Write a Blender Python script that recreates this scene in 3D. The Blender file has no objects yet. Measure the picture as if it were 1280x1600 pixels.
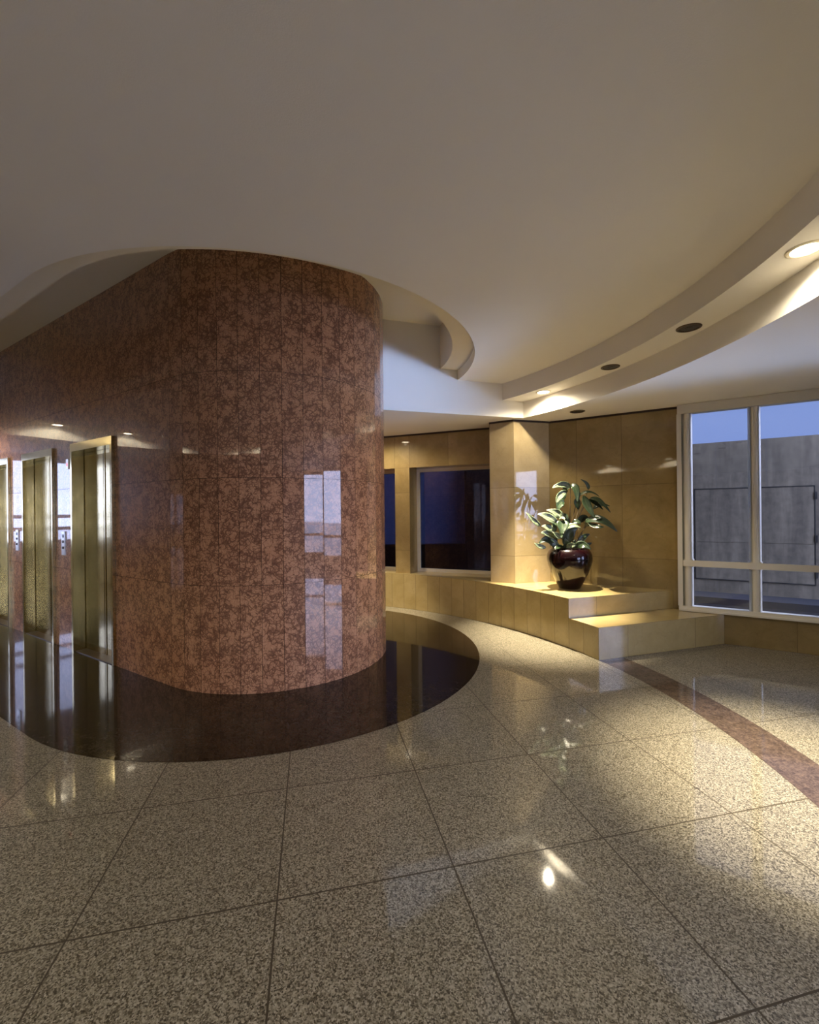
import bpy, math, random
from mathutils import Vector, Matrix, noise
from mathutils.geometry import delaunay_2d_cdt

scene = bpy.context.scene
col = scene.collection
random.seed(7)

# ------------------------------------------------------------------ camera
cam = bpy.data.cameras.new('camera')
cam_ob = bpy.data.objects.new('camera', cam)
col.objects.link(cam_ob)
cam.sensor_fit = 'HORIZONTAL'
cam.sensor_width = 36.0
cam.lens = 691.5 / 1280 * 36.0
cam.clip_start = 0.02
ROLL = 0.0104
cam_ob.matrix_world = (Matrix.Translation((0, 0, 1.5)) @ Matrix.Rotation(math.pi / 2, 4, 'X')
                       @ Matrix.Rotation(-ROLL, 4, 'Z'))
scene.camera = cam_ob

# ------------------------------------------------------------------ exposure
vs = scene.view_settings
vs.view_transform = 'Standard'
vs.look = 'None'
vs.gamma = 1.0
vs.exposure = 0.0
vs.use_curve_mapping = False

SKY_DIM = (0.26, 0.36, 0.76)      # deep blue sky over the concrete wall
SKY_BRIGHT = (7.4, 8.2, 12.8)      # bright daylight sky on the entrance side
LAMP_W = 2300.0                   # narrow downward beam
SPILL_W = 58.0                   # wide spill of the same lamp
LAMP_COL = (1.0, 0.87, 0.64)

# ------------------------------------------------------------------ plan of the place (metres)
C = Vector((-1.45, 4.85))         # centre of the rounded end of the lift core
RC = 1.18
AX = math.radians(147.5)
E_ = Vector((math.cos(AX), math.sin(AX)))          # lift core runs this way
N_ = Vector((math.cos(AX + math.pi / 2), math.sin(AX + math.pi / 2)))  # out of the lift wall
AB = math.radians(17.3)
B_ = Vector((math.cos(AB), math.sin(AB)))          # direction of bulkhead and steps
O = Vector((-2.45, 3.0))          # centre of the big floor and ceiling circle
TILE = 1.5 / 2.0927
YAW = 0.21767
Z_T, Z_MID, Z_MAIN, Z_STRIP, Z_LOW = 3.77, 3.25, 3.13, 2.92, 2.71
R_M, R_MID = 2.16, 1.93
R_S1, R_S2 = 4.53, 4.82
R_LEDGE = 4.55
Z_STEP, Z_LEDGE = 0.325, 0.54


# ------------------------------------------------------------------ world
def setup_world():
    w = bpy.data.worlds.new('World')
    scene.world = w
    w.use_nodes = True
    nt = w.node_tree
    nt.nodes.clear()
    out = nt.nodes.new('ShaderNodeOutputWorld')
    bg = nt.nodes.new('ShaderNodeBackground')
    tc = nt.nodes.new('ShaderNodeTexCoord')
    dot = nt.nodes.new('ShaderNodeVectorMath')
    dot.operation = 'DOT_PRODUCT'
    d = Vector((-0.05, -1.0, 0.0)).normalized()
    dot.inputs[1].default_value = d
    nt.links.new(tc.outputs['Generated'], dot.inputs[0])
    mr = nt.nodes.new('ShaderNodeMapRange')
    mr.interpolation_type = 'SMOOTHSTEP'
    mr.inputs['From Min'].default_value = -0.45
    mr.inputs['From Max'].default_value = 0.05
    nt.links.new(dot.outputs['Value'], mr.inputs['Value'])
    mix = nt.nodes.new('ShaderNodeMix')
    mix.data_type = 'RGBA'
    mix.inputs[6].default_value = (*SKY_DIM, 1)
    mix.inputs[7].default_value = (*SKY_BRIGHT, 1)
    nt.links.new(mr.outputs[0], mix.inputs[0])
    nt.links.new(mix.outputs[2], bg.inputs['Color'])
    nt.links.new(bg.outputs[0], out.inputs['Surface'])


setup_world()

# added blue fill lamp outside the east windows, standing in for low daylight
FILL_W = 17.0
fill = bpy.data.lights.new('daylight_fill', 'AREA')
fill.shape = 'RECTANGLE'
fill.size, fill.size_y = 2.0, 1.1
fill.energy = FILL_W
fill.color = (0.40, 0.57, 1.0)
fill.spread = math.radians(15)
fill_ob = bpy.data.objects.new('daylight_fill', fill)
col.objects.link(fill_ob)
fill_ob.location = (7.60, 1.25, 0.95)
fill_ob.rotation_euler = (Vector((7.60, 1.25, 0.95)) - Vector((0.35, 5.35, 3.02))).to_track_quat('Z', 'Y').to_euler()

# ------------------------------------------------------------------ material helpers
class NT:
    def __init__(self, name):
        self.m = bpy.data.materials.new(name)
        self.m.use_nodes = True
        self.t = self.m.node_tree
        self.b = self.t.nodes['Principled BSDF']
        self.out = self.t.nodes['Material Output']
        self.tc = self.n('TexCoord')

    def n(self, typ, **kw):
        nd = self.t.nodes.new('ShaderNode' + typ)
        for k, v in kw.items():
            setattr(nd, k, v)
        return nd

    def l(self, a, b):
        self.t.links.new(a, b)

    def setv(self, **kw):
        for k, v in kw.items():
            self.b.inputs[k.replace('_', ' ')].default_value = v

    def math(self, op, a, b=None, c=None, clamp=False):
        nd = self.n('Math', operation=op, use_clamp=clamp)
        for i, x in enumerate((a, b, c)):
            if x is None:
                continue
            if isinstance(x, (int, float)):
                nd.inputs[i].default_value = x
            else:
                self.l(x, nd.inputs[i])
        return nd.outputs[0]

    def ramp(self, fac, stops):
        nd = self.n('ValToRGB')
        el = nd.color_ramp.elements
        while len(el) > 1:
            el.remove(el[-1])
        el[0].position, el[0].color = stops[0][0], (*stops[0][1], 1)
        for p, c in stops[1:]:
            e = el.new(p)
            e.color = (*c, 1)
        self.l(fac, nd.inputs[0])
        return nd.outputs[0]

    def mix(self, fac, a, b, blend='MIX'):
        nd = self.n('Mix', data_type='RGBA', blend_type=blend)
        for i, x in ((0, fac), (6, a), (7, b)):
            if isinstance(x, (int, float)):
                nd.inputs[i].default_value = x
            elif isinstance(x, tuple):
                nd.inputs[i].default_value = (*x, 1)
            else:
                self.l(x, nd.inputs[i])
        return nd.outputs[2]

    def noise(self, vec, scale, detail=3, rough=0.5, dist=0.0):
        nd = self.n('TexNoise')
        nd.inputs['Scale'].default_value = scale
        nd.inputs['Detail'].default_value = detail
        nd.inputs['Roughness'].default_value = rough
        nd.inputs['Distortion'].default_value = dist
        if vec is not None:
            self.l(vec, nd.inputs['Vector'])
        return nd

    def voro(self, vec, scale, feature='F1'):
        nd = self.n('TexVoronoi', feature=feature)
        nd.inputs['Scale'].default_value = scale
        if vec is not None:
            self.l(vec, nd.inputs['Vector'])
        return nd

    def warp(self, vec, scale, amt, detail=2):
        nz = self.noise(vec, scale, detail)
        s = self.n('VectorMath', operation='SUBTRACT')
        s.inputs[1].default_value = (0.5, 0.5, 0.5)
        self.l(nz.outputs['Color'], s.inputs[0])
        m = self.n('VectorMath', operation='SCALE')
        m.inputs['Scale'].default_value = amt
        self.l(s.outputs[0], m.inputs[0])
        a = self.n('VectorMath', operation='ADD')
        self.l(vec, a.inputs[0])
        self.l(m.outputs[0], a.inputs[1])
        return a.outputs[0]

    def panel_vec(self):
        """object coordinates shifted by a random amount per stone panel"""
        u = self.n('UVMap', uv_map='rnd')
        m = self.n('VectorMath', operation='SCALE')
        m.inputs['Scale'].default_value = 37.0
        self.l(u.outputs[0], m.inputs[0])
        a = self.n('VectorMath', operation='ADD')
        self.l(self.tc.outputs['Object'], a.inputs[0])
        self.l(m.outputs[0], a.inputs[1])
        return a.outputs[0], u.outputs[0]

    def joint(self, width=0.0022):
        """1 on the joint line around each stone panel"""
        r = None
        for nm in ('e1', 'e2'):
            u = self.n('UVMap', uv_map=nm)
            s = self.n('SeparateXYZ')
            self.l(u.outputs[0], s.inputs[0])
            q = self.math('MINIMUM', s.outputs[0], s.outputs[1])
            r = q if r is None else self.math('MINIMUM', r, q)
        return self.math('LESS_THAN', r, width)

    def bump(self, h, strength, dist=0.01):
        nd = self.n('Bump')
        nd.inputs['Strength'].default_value = strength
        nd.inputs['Distance'].default_value = dist
        self.l(h, nd.inputs['Height'])
        self.l(nd.outputs[0], self.b.inputs['Normal'])


def simple(name, color, rough=0.5, metal=0.0, **kw):
    k = NT(name)
    k.setv(Base_Color=(*color, 1), Roughness=rough, Metallic=metal, **kw)
    return k.m


def mat_red_marble():
    k = NT('red_marble')
    v, rnd = k.panel_vec()
    w = k.warp(v, 9.0, 0.16, 3)
    ed = k.voro(w, 22.0, 'DISTANCE_TO_EDGE').outputs['Distance']
    w2 = k.warp(v, 22.0, 0.07, 3)
    ed2 = k.voro(w2, 50.0, 'DISTANCE_TO_EDGE').outputs['Distance']
    n1 = k.noise(v, 11.0, 4, 0.6).outputs[0]
    n2 = k.noise(v, 2.2, 3, 0.5).outputs[0]
    n3 = k.noise(v, 70.0, 3, 0.6).outputs[0]
    base = k.ramp(n3, [(0.3, (0.40, 0.190, 0.098)), (0.7, (0.60, 0.335, 0.190))])
    base = k.mix(k.math('MULTIPLY', n2, 0.6), base, (0.42, 0.19, 0.098))
    t1 = k.math('MULTIPLY', k.math('SUBTRACT', n1, 0.34, clamp=True), 0.72)
    v1 = k.math('SUBTRACT', 1.0, k.math('DIVIDE', ed, k.math('ADD', t1, 0.005)), clamp=True)
    t2 = k.math('MULTIPLY', k.math('SUBTRACT', n1, 0.40, clamp=True), 0.80)
    v2 = k.math('SUBTRACT', 1.0, k.math('DIVIDE', ed2, k.math('ADD', t2, 0.005)), clamp=True)
    vein = k.math('MAXIMUM', v1, k.math('MULTIPLY', v2, 0.8))
    vein = k.math('POWER', vein, 0.6)
    c = k.mix(k.math('MULTIPLY', vein, 0.85), base, (0.085, 0.032, 0.018))
    j = k.joint(0.0018)
    c = k.mix(j, c, (0.035, 0.018, 0.012))
    k.l(c, k.b.inputs['Base Color'])
    k.l(k.math('ADD', k.math('MULTIPLY', j, 0.5), 0.35), k.b.inputs['Roughness'])
    k.setv(Specular_IOR_Level=0.08, Coat_Weight=1.0, Coat_Roughness=0.010, Coat_IOR=1.54)
    k.l(k.math('SUBTRACT', 1.0, j), k.b.inputs['Coat Weight'])
    return k.m


def mat_yellow_marble(name='honey_marble', c1=(0.50, 0.36, 0.17), c2=(0.62, 0.47, 0.25), coat=1.0, crough=0.03):
    k = NT(name)
    v, rnd = k.panel_vec()
    w = k.warp(v, 2.0, 0.6, 3)
    n1 = k.noise(w, 3.0, 5, 0.6).outputs[0]
    n2 = k.noise(w, 26.0, 3, 0.6).outputs[0]
    c = k.ramp(n1, [(0.32, c1), (0.68, c2)])
    c = k.mix(k.math('MULTIPLY', n2, 0.35), c, tuple(x * 0.72 for x in c1))
    ed = k.voro(k.warp(v, 4.0, 0.5, 3), 3.4, 'DISTANCE_TO_EDGE').outputs['Distance']
    ve = k.math('MULTIPLY', k.math('LESS_THAN', ed, 0.010), k.math('MULTIPLY', n1, 0.30))
    c = k.mix(ve, c, tuple(x * 0.45 for x in c1))
    s = k.n('SeparateXYZ')
    k.l(rnd, s.inputs[0])
    tone = k.math('ADD', k.math('MULTIPLY', s.outputs[0], 0.16), 0.90)
    hv = k.n('HueSaturation')
    k.l(tone, hv.inputs['Value'])
    k.l(c, hv.inputs['Color'])
    j = k.joint(0.0018)
    c = k.mix(j, hv.outputs[0], (0.09, 0.06, 0.03))
    k.l(c, k.b.inputs['Base Color'])
    k.setv(Roughness=0.4, Specular_IOR_Level=0.15, Coat_Weight=coat, Coat_Roughness=crough, Coat_IOR=1.55)
    return k.m


def tile_coords(k):
    s = k.n('SeparateXYZ')
    k.l(k.tc.outputs['Object'], s.inputs[0])
    c_, s_ = math.cos(YAW), math.sin(YAW)
    X, Y = s.outputs[0], s.outputs[1]
    i = k.math('ADD', k.math('ADD', k.math('MULTIPLY', X, c_ / TILE), k.math('MULTIPLY', Y, s_ / TILE)), 1.2036)
    j = k.math('ADD', k.math('ADD', k.math('MULTIPLY', X, -s_ / TILE), k.math('MULTIPLY', Y, c_ / TILE)), -1.496)
    return i, j


def mat_granite():
    k = NT('speckled_granite')
    i, j = tile_coords(k)

    def edge(x):
        f = k.math('FRACT', x)
        return k.math('MINIMUM', f, k.math('SUBTRACT', 1.0, f))
    line = k.math('LESS_THAN', k.math('MINIMUM', edge(i), edge(j)), 0.0034 / TILE)
    cv = k.n('CombineXYZ')
    k.l(k.math('FLOOR', i), cv.inputs[0])
    k.l(k.math('FLOOR', j), cv.inputs[1])
    wn = k.n('TexWhiteNoise', noise_dimensions='3D')
    k.l(cv.outputs[0], wn.inputs['Vector'])
    ob = k.tc.outputs['Object']
    vo = k.voro(k.warp(ob, 140.0, 0.007, 2), 205.0)
    sp = k.n('SeparateXYZ')
    k.l(vo.outputs['Color'], sp.inputs[0])
    n1 = k.noise(ob, 95.0, 3, 0.7).outputs[0]
    g = k.math('ADD', k.math('MULTIPLY', sp.outputs[0], 0.55), k.math('MULTIPLY', n1, 0.55))
    c = k.ramp(g, [(0.24, (0.018, 0.014, 0.008)), (0.40, (0.075, 0.064, 0.042)),
                   (0.55, (0.18, 0.160, 0.115)), (0.78, (0.32, 0.293, 0.225)), (0.95, (0.46, 0.43, 0.35))])
    big = k.noise(ob, 1.3, 3, 0.5).outputs[0]
    c = k.mix(k.math('MULTIPLY', big, 0.22), c, (0.16, 0.138, 0.092))
    tone = k.math('ADD', k.math('MULTIPLY', wn.outputs[0], 0.10), 0.95)
    hv = k.n('HueSaturation')
    k.l(tone, hv.inputs['Value'])
    k.l(c, hv.inputs['Color'])
    c = k.mix(line, hv.outputs[0], (0.050, 0.040, 0.026))
    k.l(c, k.b.inputs['Base Color'])
    k.setv(Roughness=0.42, Specular_IOR_Level=0.15, Coat_Roughness=0.045, Coat_IOR=1.5)
    k.l(k.math('SUBTRACT', 1.0, line), k.b.inputs['Coat Weight'])
    return k.m


def mat_dark_inlay(name, ca, cb, crough=0.04):
    k = NT(name)
    ob = k.tc.outputs['Object']
    n1 = k.noise(k.warp(ob, 6.0, 0.15, 3), 22.0, 5, 0.65).outputs[0]
    vo = k.voro(ob, 120.0)
    sp = k.n('SeparateXYZ')
    k.l(vo.outputs['Color'], sp.inputs[0])
    g = k.math('ADD', k.math('MULTIPLY', n1, 0.75), k.math('MULTIPLY', sp.outputs[0], 0.25))
    c = k.ramp(g, [(0.35, ca), (0.72, cb)])
    k.l(c, k.b.inputs['Base Color'])
    k.setv(Roughness=0.4, Specular_IOR_Level=0.05, Coat_Weight=1.0, Coat_Roughness=crough, Coat_IOR=1.42)
    return k.m


def mat_paint(name, c):
    k = NT(name)
    ob = k.tc.outputs['Object']
    n1 = k.noise(ob, 180.0, 3, 0.6).outputs[0]
    n2 = k.noise(ob, 1.1, 3, 0.5).outputs[0]
    c1 = k.ramp(n2, [(0.3, tuple(x * 0.97 for x in c)), (0.7, c)])
    k.l(c1, k.b.inputs['Base Color'])
    k.setv(Roughness=0.75)
    k.bump(n1, 0.25, 0.003)
    return k.m


def mat_brass():
    k = NT('polished_brass')
    mp = k.n('Mapping')
    mp.inputs['Scale'].default_value = (60, 60, 0.6)
    k.l(k.tc.outputs['Object'], mp.inputs[0])
    n1 = k.noise(mp.outputs[0], 1.0, 3, 0.6).outputs[0]
    n2 = k.noise(k.tc.outputs['Object'], 2.5, 2, 0.5).outputs[0]
    c = k.ramp(n2, [(0.3, (0.50, 0.41, 0.19)), (0.7, (0.62, 0.52, 0.27))])
    k.l(c, k.b.inputs['Base Color'])
    k.setv(Metallic=1.0)
    k.l(k.math('ADD', k.math('MULTIPLY', n1, 0.10), 0.10), k.b.inputs['Roughness'])
    nw = k.noise(k.tc.outputs['Object'], 5.0, 2, 0.5).outputs[0]
    k.bump(k.math('ADD', k.math('MULTIPLY', n1, 0.3), nw), 0.12, 0.01)
    return k.m


def mat_glass(name, tint=(0.93, 0.95, 0.96), ior=1.5):
    k = NT(name)
    tr = k.n('BsdfTransparent')
    tr.inputs[0].default_value = (*tint, 1)
    gl = k.n('BsdfGlossy')
    gl.inputs['Roughness'].default_value = 0.0
    fr = k.n('Fresnel')
    fr.inputs[0].default_value = ior
    mx = k.n('MixShader')
    k.l(fr.outputs[0], mx.inputs[0])
    k.l(tr.outputs[0], mx.inputs[1])
    k.l(gl.outputs[0], mx.inputs[2])
    k.l(mx.outputs[0], k.out.inputs[0])
    return k.m


def mat_concrete():
    k = NT('board_marked_concrete')
    mp = k.n('Mapping')
    mp.inputs['Scale'].default_value = (2.6, 2.6, 0.35)
    k.l(k.tc.outputs['Object'], mp.inputs[0])
    n1 = k.noise(mp.outputs[0], 2.0, 5, 0.65, 0.4).outputs[0]
    n2 = k.noise(k.tc.outputs['Object'], 9.0, 4, 0.6).outputs[0]
    g = k.math('ADD', k.math('MULTIPLY', n1, 0.7), k.math('MULTIPLY', n2, 0.3))
    c = k.ramp(g, [(0.36, (0.060, 0.050, 0.034)), (0.64, (0.150, 0.128, 0.090))])
    j = k.joint(0.004)
    c = k.mix(k.math('MULTIPLY', j, 0.7), c, (0.08, 0.075, 0.07))
    k.l(c, k.b.inputs['Base Color'])
    k.setv(Roughness=0.85)
    return k.m


def mat_leaf(name, dark, light, vein):
    k = NT(name)
    u = k.n('UVMap', uv_map='leaf')
    s = k.n('SeparateXYZ')
    k.l(u.outputs[0], s.inputs[0])
    a = k.math('ABSOLUTE', k.math('SUBTRACT', s.outputs[0], 0.5))
    diag = k.math('SUBTRACT', k.math('MULTIPLY', s.outputs[1], 9.0), k.math('MULTIPLY', a, 8.0))
    st = k.math('ABSOLUTE', k.math('SUBTRACT', k.math('FRACT', diag), 0.5))
    side = k.math('LESS_THAN', st, 0.10)
    mid = k.math('LESS_THAN', a, 0.035)
    n1 = k.noise(k.tc.outputs['Object'], 30.0, 3).outputs[0]
    c = k.ramp(n1, [(0.35, dark), (0.7, light)])
    c = k.mix(k.math('MULTIPLY', k.math('MAXIMUM', side, mid), 0.6), c, vein)
    k.l(c, k.b.inputs['Base Color'])
    k.setv(Roughness=0.32, Specular_IOR_Level=0.6)
    return k.m


def mat_emit(name, color, strength):
    k = NT(name)
    k.setv(Base_Color=(0.8, 0.8, 0.8, 1), Emission_Color=(*color, 1), Emission_Strength=strength)
    return k.m


M = {}
M['red'] = mat_red_marble()
M['honey'] = mat_yellow_marble('honey_marble', (0.235, 0.165, 0.062), (0.33, 0.242, 0.105))
M['ledge'] = mat_yellow_marble('ledge_marble', (0.37, 0.275, 0.108), (0.49, 0.375, 0.172), 0.9, 0.06)
M['pale'] = mat_yellow_marble('pillar_marble', (0.36, 0.275, 0.145), (0.45, 0.355, 0.205))
M['granite'] = mat_granite()
M['inlay'] = mat_dark_inlay('dark_brown_granite', (0.007, 0.004, 0.0018), (0.026, 0.016, 0.008), 0.05)
M['band'] = mat_dark_inlay('brown_granite_band', (0.035, 0.023, 0.016), (0.115, 0.080, 0.060), 0.07)
M['paint'] = mat_paint('ceiling_paint', (0.88, 0.845, 0.77))
M['warm_lit'] = mat_paint('warm_light_paint', (0.86, 0.79, 0.62))  # warm light of the raised ceiling levels, put into the paint colour
M['brass'] = mat_brass()
M['brass_dark'] = simple('dark_gap', (0.012, 0.010, 0.008), 0.6)
M['trim'] = simple('dark_wood_trim', (0.022, 0.010, 0.008), 0.5)
M['frame'] = simple('cream_frame_paint', (0.66, 0.62, 0.52), 0.35)
M['glass'] = mat_glass('clear_glass')
M['glass_dark'] = mat_glass('smoked_glass', (0.20, 0.21, 0.25))
M['concrete'] = mat_concrete()
M['asphalt'] = simple('asphalt', (0.012, 0.012, 0.014), 0.9, 0.0, Specular_IOR_Level=0.05)
M['paving'] = simple('pale_paving', (0.62, 0.62, 0.62), 0.8)
M['kerb'] = simple('kerb_stone', (0.022, 0.024, 0.030), 0.9, 0.0, Specular_IOR_Level=0.1)
M['blue_wall'] = simple('blue_grey_render', (0.22, 0.31, 0.55), 0.9)
M['night'] = simple('dark_facade', (0.006, 0.006, 0.008), 0.4)
M['ring'] = simple('bronze_ring', (0.10, 0.07, 0.045), 0.4, 0.6)
M['ringw'] = simple('white_ring', (0.75, 0.68, 0.52), 0.4)
M['baffle'] = simple('dark_baffle', (0.02, 0.016, 0.012), 0.35)
M['lens'] = mat_emit('lit_lens', (1.0, 0.86, 0.62), 22.0)
M['steel'] = simple('brushed_steel', (0.72, 0.72, 0.70), 0.3, 0.9)
M['button'] = simple('black_button', (0.02, 0.02, 0.02), 0.3)
M['red_light'] = mat_emit('red_arrow', (1.0, 0.05, 0.03), 2.0)
M['pot'] = simple('oxblood_glaze', (0.005, 0.0008, 0.0014), 0.25, 0.0, Specular_IOR_Level=0.1, Coat_Weight=1.0, Coat_Roughness=0.015, Coat_IOR=1.48)
M['soil'] = simple('potting_soil', (0.03, 0.02, 0.012), 0.95)
M['leaf_dark'] = mat_leaf('dark_leaf', (0.006, 0.016, 0.007), (0.018, 0.034, 0.014), (0.06, 0.085, 0.04))
M['leaf_pale'] = mat_leaf('variegated_leaf', (0.016, 0.034, 0.014), (0.07, 0.10, 0.05), (0.42, 0.44, 0.30))
M['stem'] = simple('brown_green_stem', (0.060, 0.040, 0.016), 0.5)
M['screed'] = simple('core_backing', (0.06, 0.05, 0.045), 0.9)


# ------------------------------------------------------------------ mesh helpers
def link(name, me, mats, parent=None, smooth_angle=None, loc=None):
    o = bpy.data.objects.new(name, me)
    col.objects.link(o)
    for m in (mats if isinstance(mats, (list, tuple)) else [mats]):
        me.materials.append(m)
    if smooth_angle is not None:
        for p in me.polygons:
            p.use_smooth = True
        me.set_sharp_from_angle(angle=math.radians(smooth_angle))
    if parent is not None:
        o.parent = parent
    if loc is not None:
        o.location = loc
    return o


def structure(o, label=None):
    o['kind'] = 'structure'
    if label:
        o['label'] = label
    return o


def thing(name, label, cat, loc=(0, 0, 0), rz=0.0, group=None):
    o = bpy.data.objects.new(name, None)
    col.objects.link(o)
    o.empty_display_size = 0.1
    o.location = loc
    o.rotation_euler = (0, 0, rz)
    o['label'] = label
    o['category'] = cat
    if group:
        o['group'] = group
    return o


class MB:
    """collects faces, with stone panel uv data"""
    def __init__(self):
        self.v, self.f, self.mi, self.uv = [], [], [], []

    def face(self, pts, mi=0, uv=None):
        b = len(self.v)
        self.v += [tuple(p) for p in pts]
        self.f.append(tuple(range(b, b + len(pts))))
        self.mi.append(mi)
        self.uv.append(uv)

    def panel(self, p0, p1, z0, z1, mi=0):
        """vertical stone panel seen from the side where p0 is on the left"""
        w = (Vector(p1) - Vector(p0)).length
        h = z1 - z0
        r = (random.random(), random.random())
        self.face([(p0[0], p0[1], z0), (p1[0], p1[1], z0), (p1[0], p1[1], z1), (p0[0], p0[1], z1)], mi,
                  ([(0, 0), (w, 0), (w, h), (0, h)], [(w, h), (0, h), (0, 0), (w, 0)], r))

    def hquad(self, pts, z, mi=0):
        r = (random.random(), random.random())
        n = len(pts)
        self.face([(p[0], p[1], z) for p in pts], mi, ([(9, 9)] * n, [(9, 9)] * n, r))

    def box(self, x0, x1, y0, y1, z0, z1, mi=0):
        p = [(x, y, z) for z in (z0, z1) for x, y in ((x0, y0), (x1, y0), (x1, y1), (x0, y1))]
        for q in ((3, 2, 1, 0), (4, 5, 6, 7), (0, 1, 5, 4), (1, 2, 6, 5), (2, 3, 7, 6), (3, 0, 4, 7)):
            self.face([p[i] for i in q], mi)

    def obox(self, a, b, t0, t1, z0, z1, mi=0):
        """box along the plan line a-b, from offset t0 to t1 (to the left of a->b)"""
        a, b = Vector(a[:2]), Vector(b[:2])
        d = (b - a).normalized()
        n = Vector((-d.y, d.x))
        q = [a + n * t0, b + n * t0, b + n * t1, a + n * t1]
        p = [(x.x, x.y, z) for z in (z0, z1) for x in q]
        for s in ((3, 2, 1, 0), (4, 5, 6, 7), (0, 1, 5, 4), (1, 2, 6, 5), (2, 3, 7, 6), (3, 0, 4, 7)):
            self.face([p[i] for i in s], mi)

    def poly_prism(self, pts, z0, z1, mi=0):
        n = len(pts)
        self.face([(p[0], p[1], z1) for p in pts], mi)
        self.face([(p[0], p[1], z0) for p in reversed(pts)], mi)
        for i in range(n):
            a, b = pts[i], pts[(i + 1) % n]
            self.face([(a[0], a[1], z0), (b[0], b[1], z0), (b[0], b[1], z1), (a[0], a[1], z1)], mi)

    def build(self, name, mats, parent=None, smooth_angle=None, weld=False):
        me = bpy.data.meshes.new(name)
        me.from_pydata(self.v, [], self.f)
        for p, m in zip(me.polygons, self.mi):
            p.material_index = m
        e1 = me.uv_layers.new(name='e1')
        e2 = me.uv_layers.new(name='e2')
        rn = me.uv_layers.new(name='rnd')
        for p, uv in zip(me.polygons, self.uv):
            for k, li in enumerate(p.loop_indices):
                if uv:
                    e1.data[li].uv, e2.data[li].uv, rn.data[li].uv = uv[0][k], uv[1][k], uv[2]
                else:
                    e1.data[li].uv, e2.data[li].uv, rn.data[li].uv = (9, 9), (9, 9), (0.3, 0.6)
        if weld:
            import bmesh
            bm = bmesh.new()
            bm.from_mesh(me)
            bmesh.ops.remove_doubles(bm, verts=bm.verts, dist=1e-5)
            bmesh.ops.recalc_face_normals(bm, faces=bm.faces)
            bm.to_mesh(me)
            bm.free()
        return link(name, me, mats, parent, smooth_angle)


def lathe(profile, seg=32):
    """closed of revolution, profile = [(r, z)]"""
    m = MB()
    n = len(profile)
    for k in range(seg):
        a0, a1 = 2 * math.pi * k / seg, 2 * math.pi * (k + 1) / seg
        for i in range(n - 1):
            (r0, z0), (r1, z1) = profile[i], profile[i + 1]
            q = [(r0 * math.cos(a0), r0 * math.sin(a0), z0), (r0 * math.cos(a1), r0 * math.sin(a1), z0),
                 (r1 * math.cos(a1), r1 * math.sin(a1), z1), (r1 * math.cos(a0), r1 * math.sin(a0), z1)]
            if r0 < 1e-6:
                q = [q[0], q[2], q[3]]
            elif r1 < 1e-6:
                q = [q[0], q[1], q[2]]
            m.face(q)
    return m


def tube(pts, radii, seg=8):
    m = MB()
    pts = [Vector(p) for p in pts]
    rings = []
    up = Vector((0.13, 0.31, 0.94)).normalized()
    for i, p in enumerate(pts):
        d = (pts[min(i + 1, len(pts) - 1)] - pts[max(i - 1, 0)]).normalized()
        u = d.cross(up)
        if u.length < 0.05:
            u = d.cross(Vector((1, 0, 0)))
        u.normalize()
        w = d.cross(u)
        r = radii[i] if isinstance(radii, (list, tuple)) else radii
        rings.append([p + u * math.cos(2 * math.pi * k / seg) * r + w * math.sin(2 * math.pi * k / seg) * r
                      for k in range(seg)])
    for a, b in zip(rings, rings[1:]):
        for k in range(seg):
            m.face([a[k], a[(k + 1) % seg], b[(k + 1) % seg], b[k]])
    m.face(list(reversed(rings[0])))
    m.face(rings[-1])
    return m


def bez(a, b, c, n):
    return [a.lerp(b, t).lerp(b.lerp(c, t), t) for t in [i / n for i in range(n + 1)]]


# ------------------------------------------------------------------ plan regions
def on_circle(r, deg):
    a = math.radians(deg)
    return Vector((O.x + r * math.cos(a), O.y + r * math.sin(a)))


def in_front(p):
    """front of the line lift axis - bulkhead"""
    q = p - C
    a = math.degrees(math.atan2(q.y, q.x))
    return not (17.3 < a < 147.5)


OPEN_LEN = 4.3


def core_dist(p):
    q = p - C
    s = q.dot(E_)
    if s > OPEN_LEN:
        return 99.0
    return (q - E_ * max(0.0, s)).length


def stadium(r, length):
    pts = [C + E_ * length + N_ * r]
    for k in range(0, 97):
        a = AX + math.pi / 2 + math.pi * k / 96
        pts.append(C + Vector((math.cos(a), math.sin(a))) * r)
    pts.append(C + E_ * length - N_ * r)
    return pts


WIN_A = Vector((3.16, 5.12))
D1 = Vector((0.843, -0.537)).normalized()
WIN_B = WIN_A + D1 * 3.6
YW0 = Vector((3.17, 5.22))
BW0 = Vector((-0.378, 7.06))
BD = Vector((0.92, -0.39)).normalized()
ROOM = [Vector((2.0, 6.3)), WIN_A + Vector((0.07, 0.12)), WIN_B + Vector((0.07, 0.12)), Vector((6.80, 2.0)), Vector((6.52, -1.5)), Vector((4.7, -4.88)),
        Vector((-1.0, -6.7)), Vector((-6.6, -4.8)), Vector((-9.6, -0.5)), Vector((-9.7, 5.4)), Vector((-8.3, 8.8)),
        Vector((-2.8, 8.6)), Vector((1.6, 6.75))]


def in_poly(p, poly):
    c = False
    n = len(poly)
    for i in range(n):
        a, b = poly[i], poly[(i + 1) % n]
        if (a.y > p.y) != (b.y > p.y) and p.x < (b.x - a.x) * (p.y - a.y) / (b.y - a.y) + a.x:
            c = not c
    return c


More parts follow.
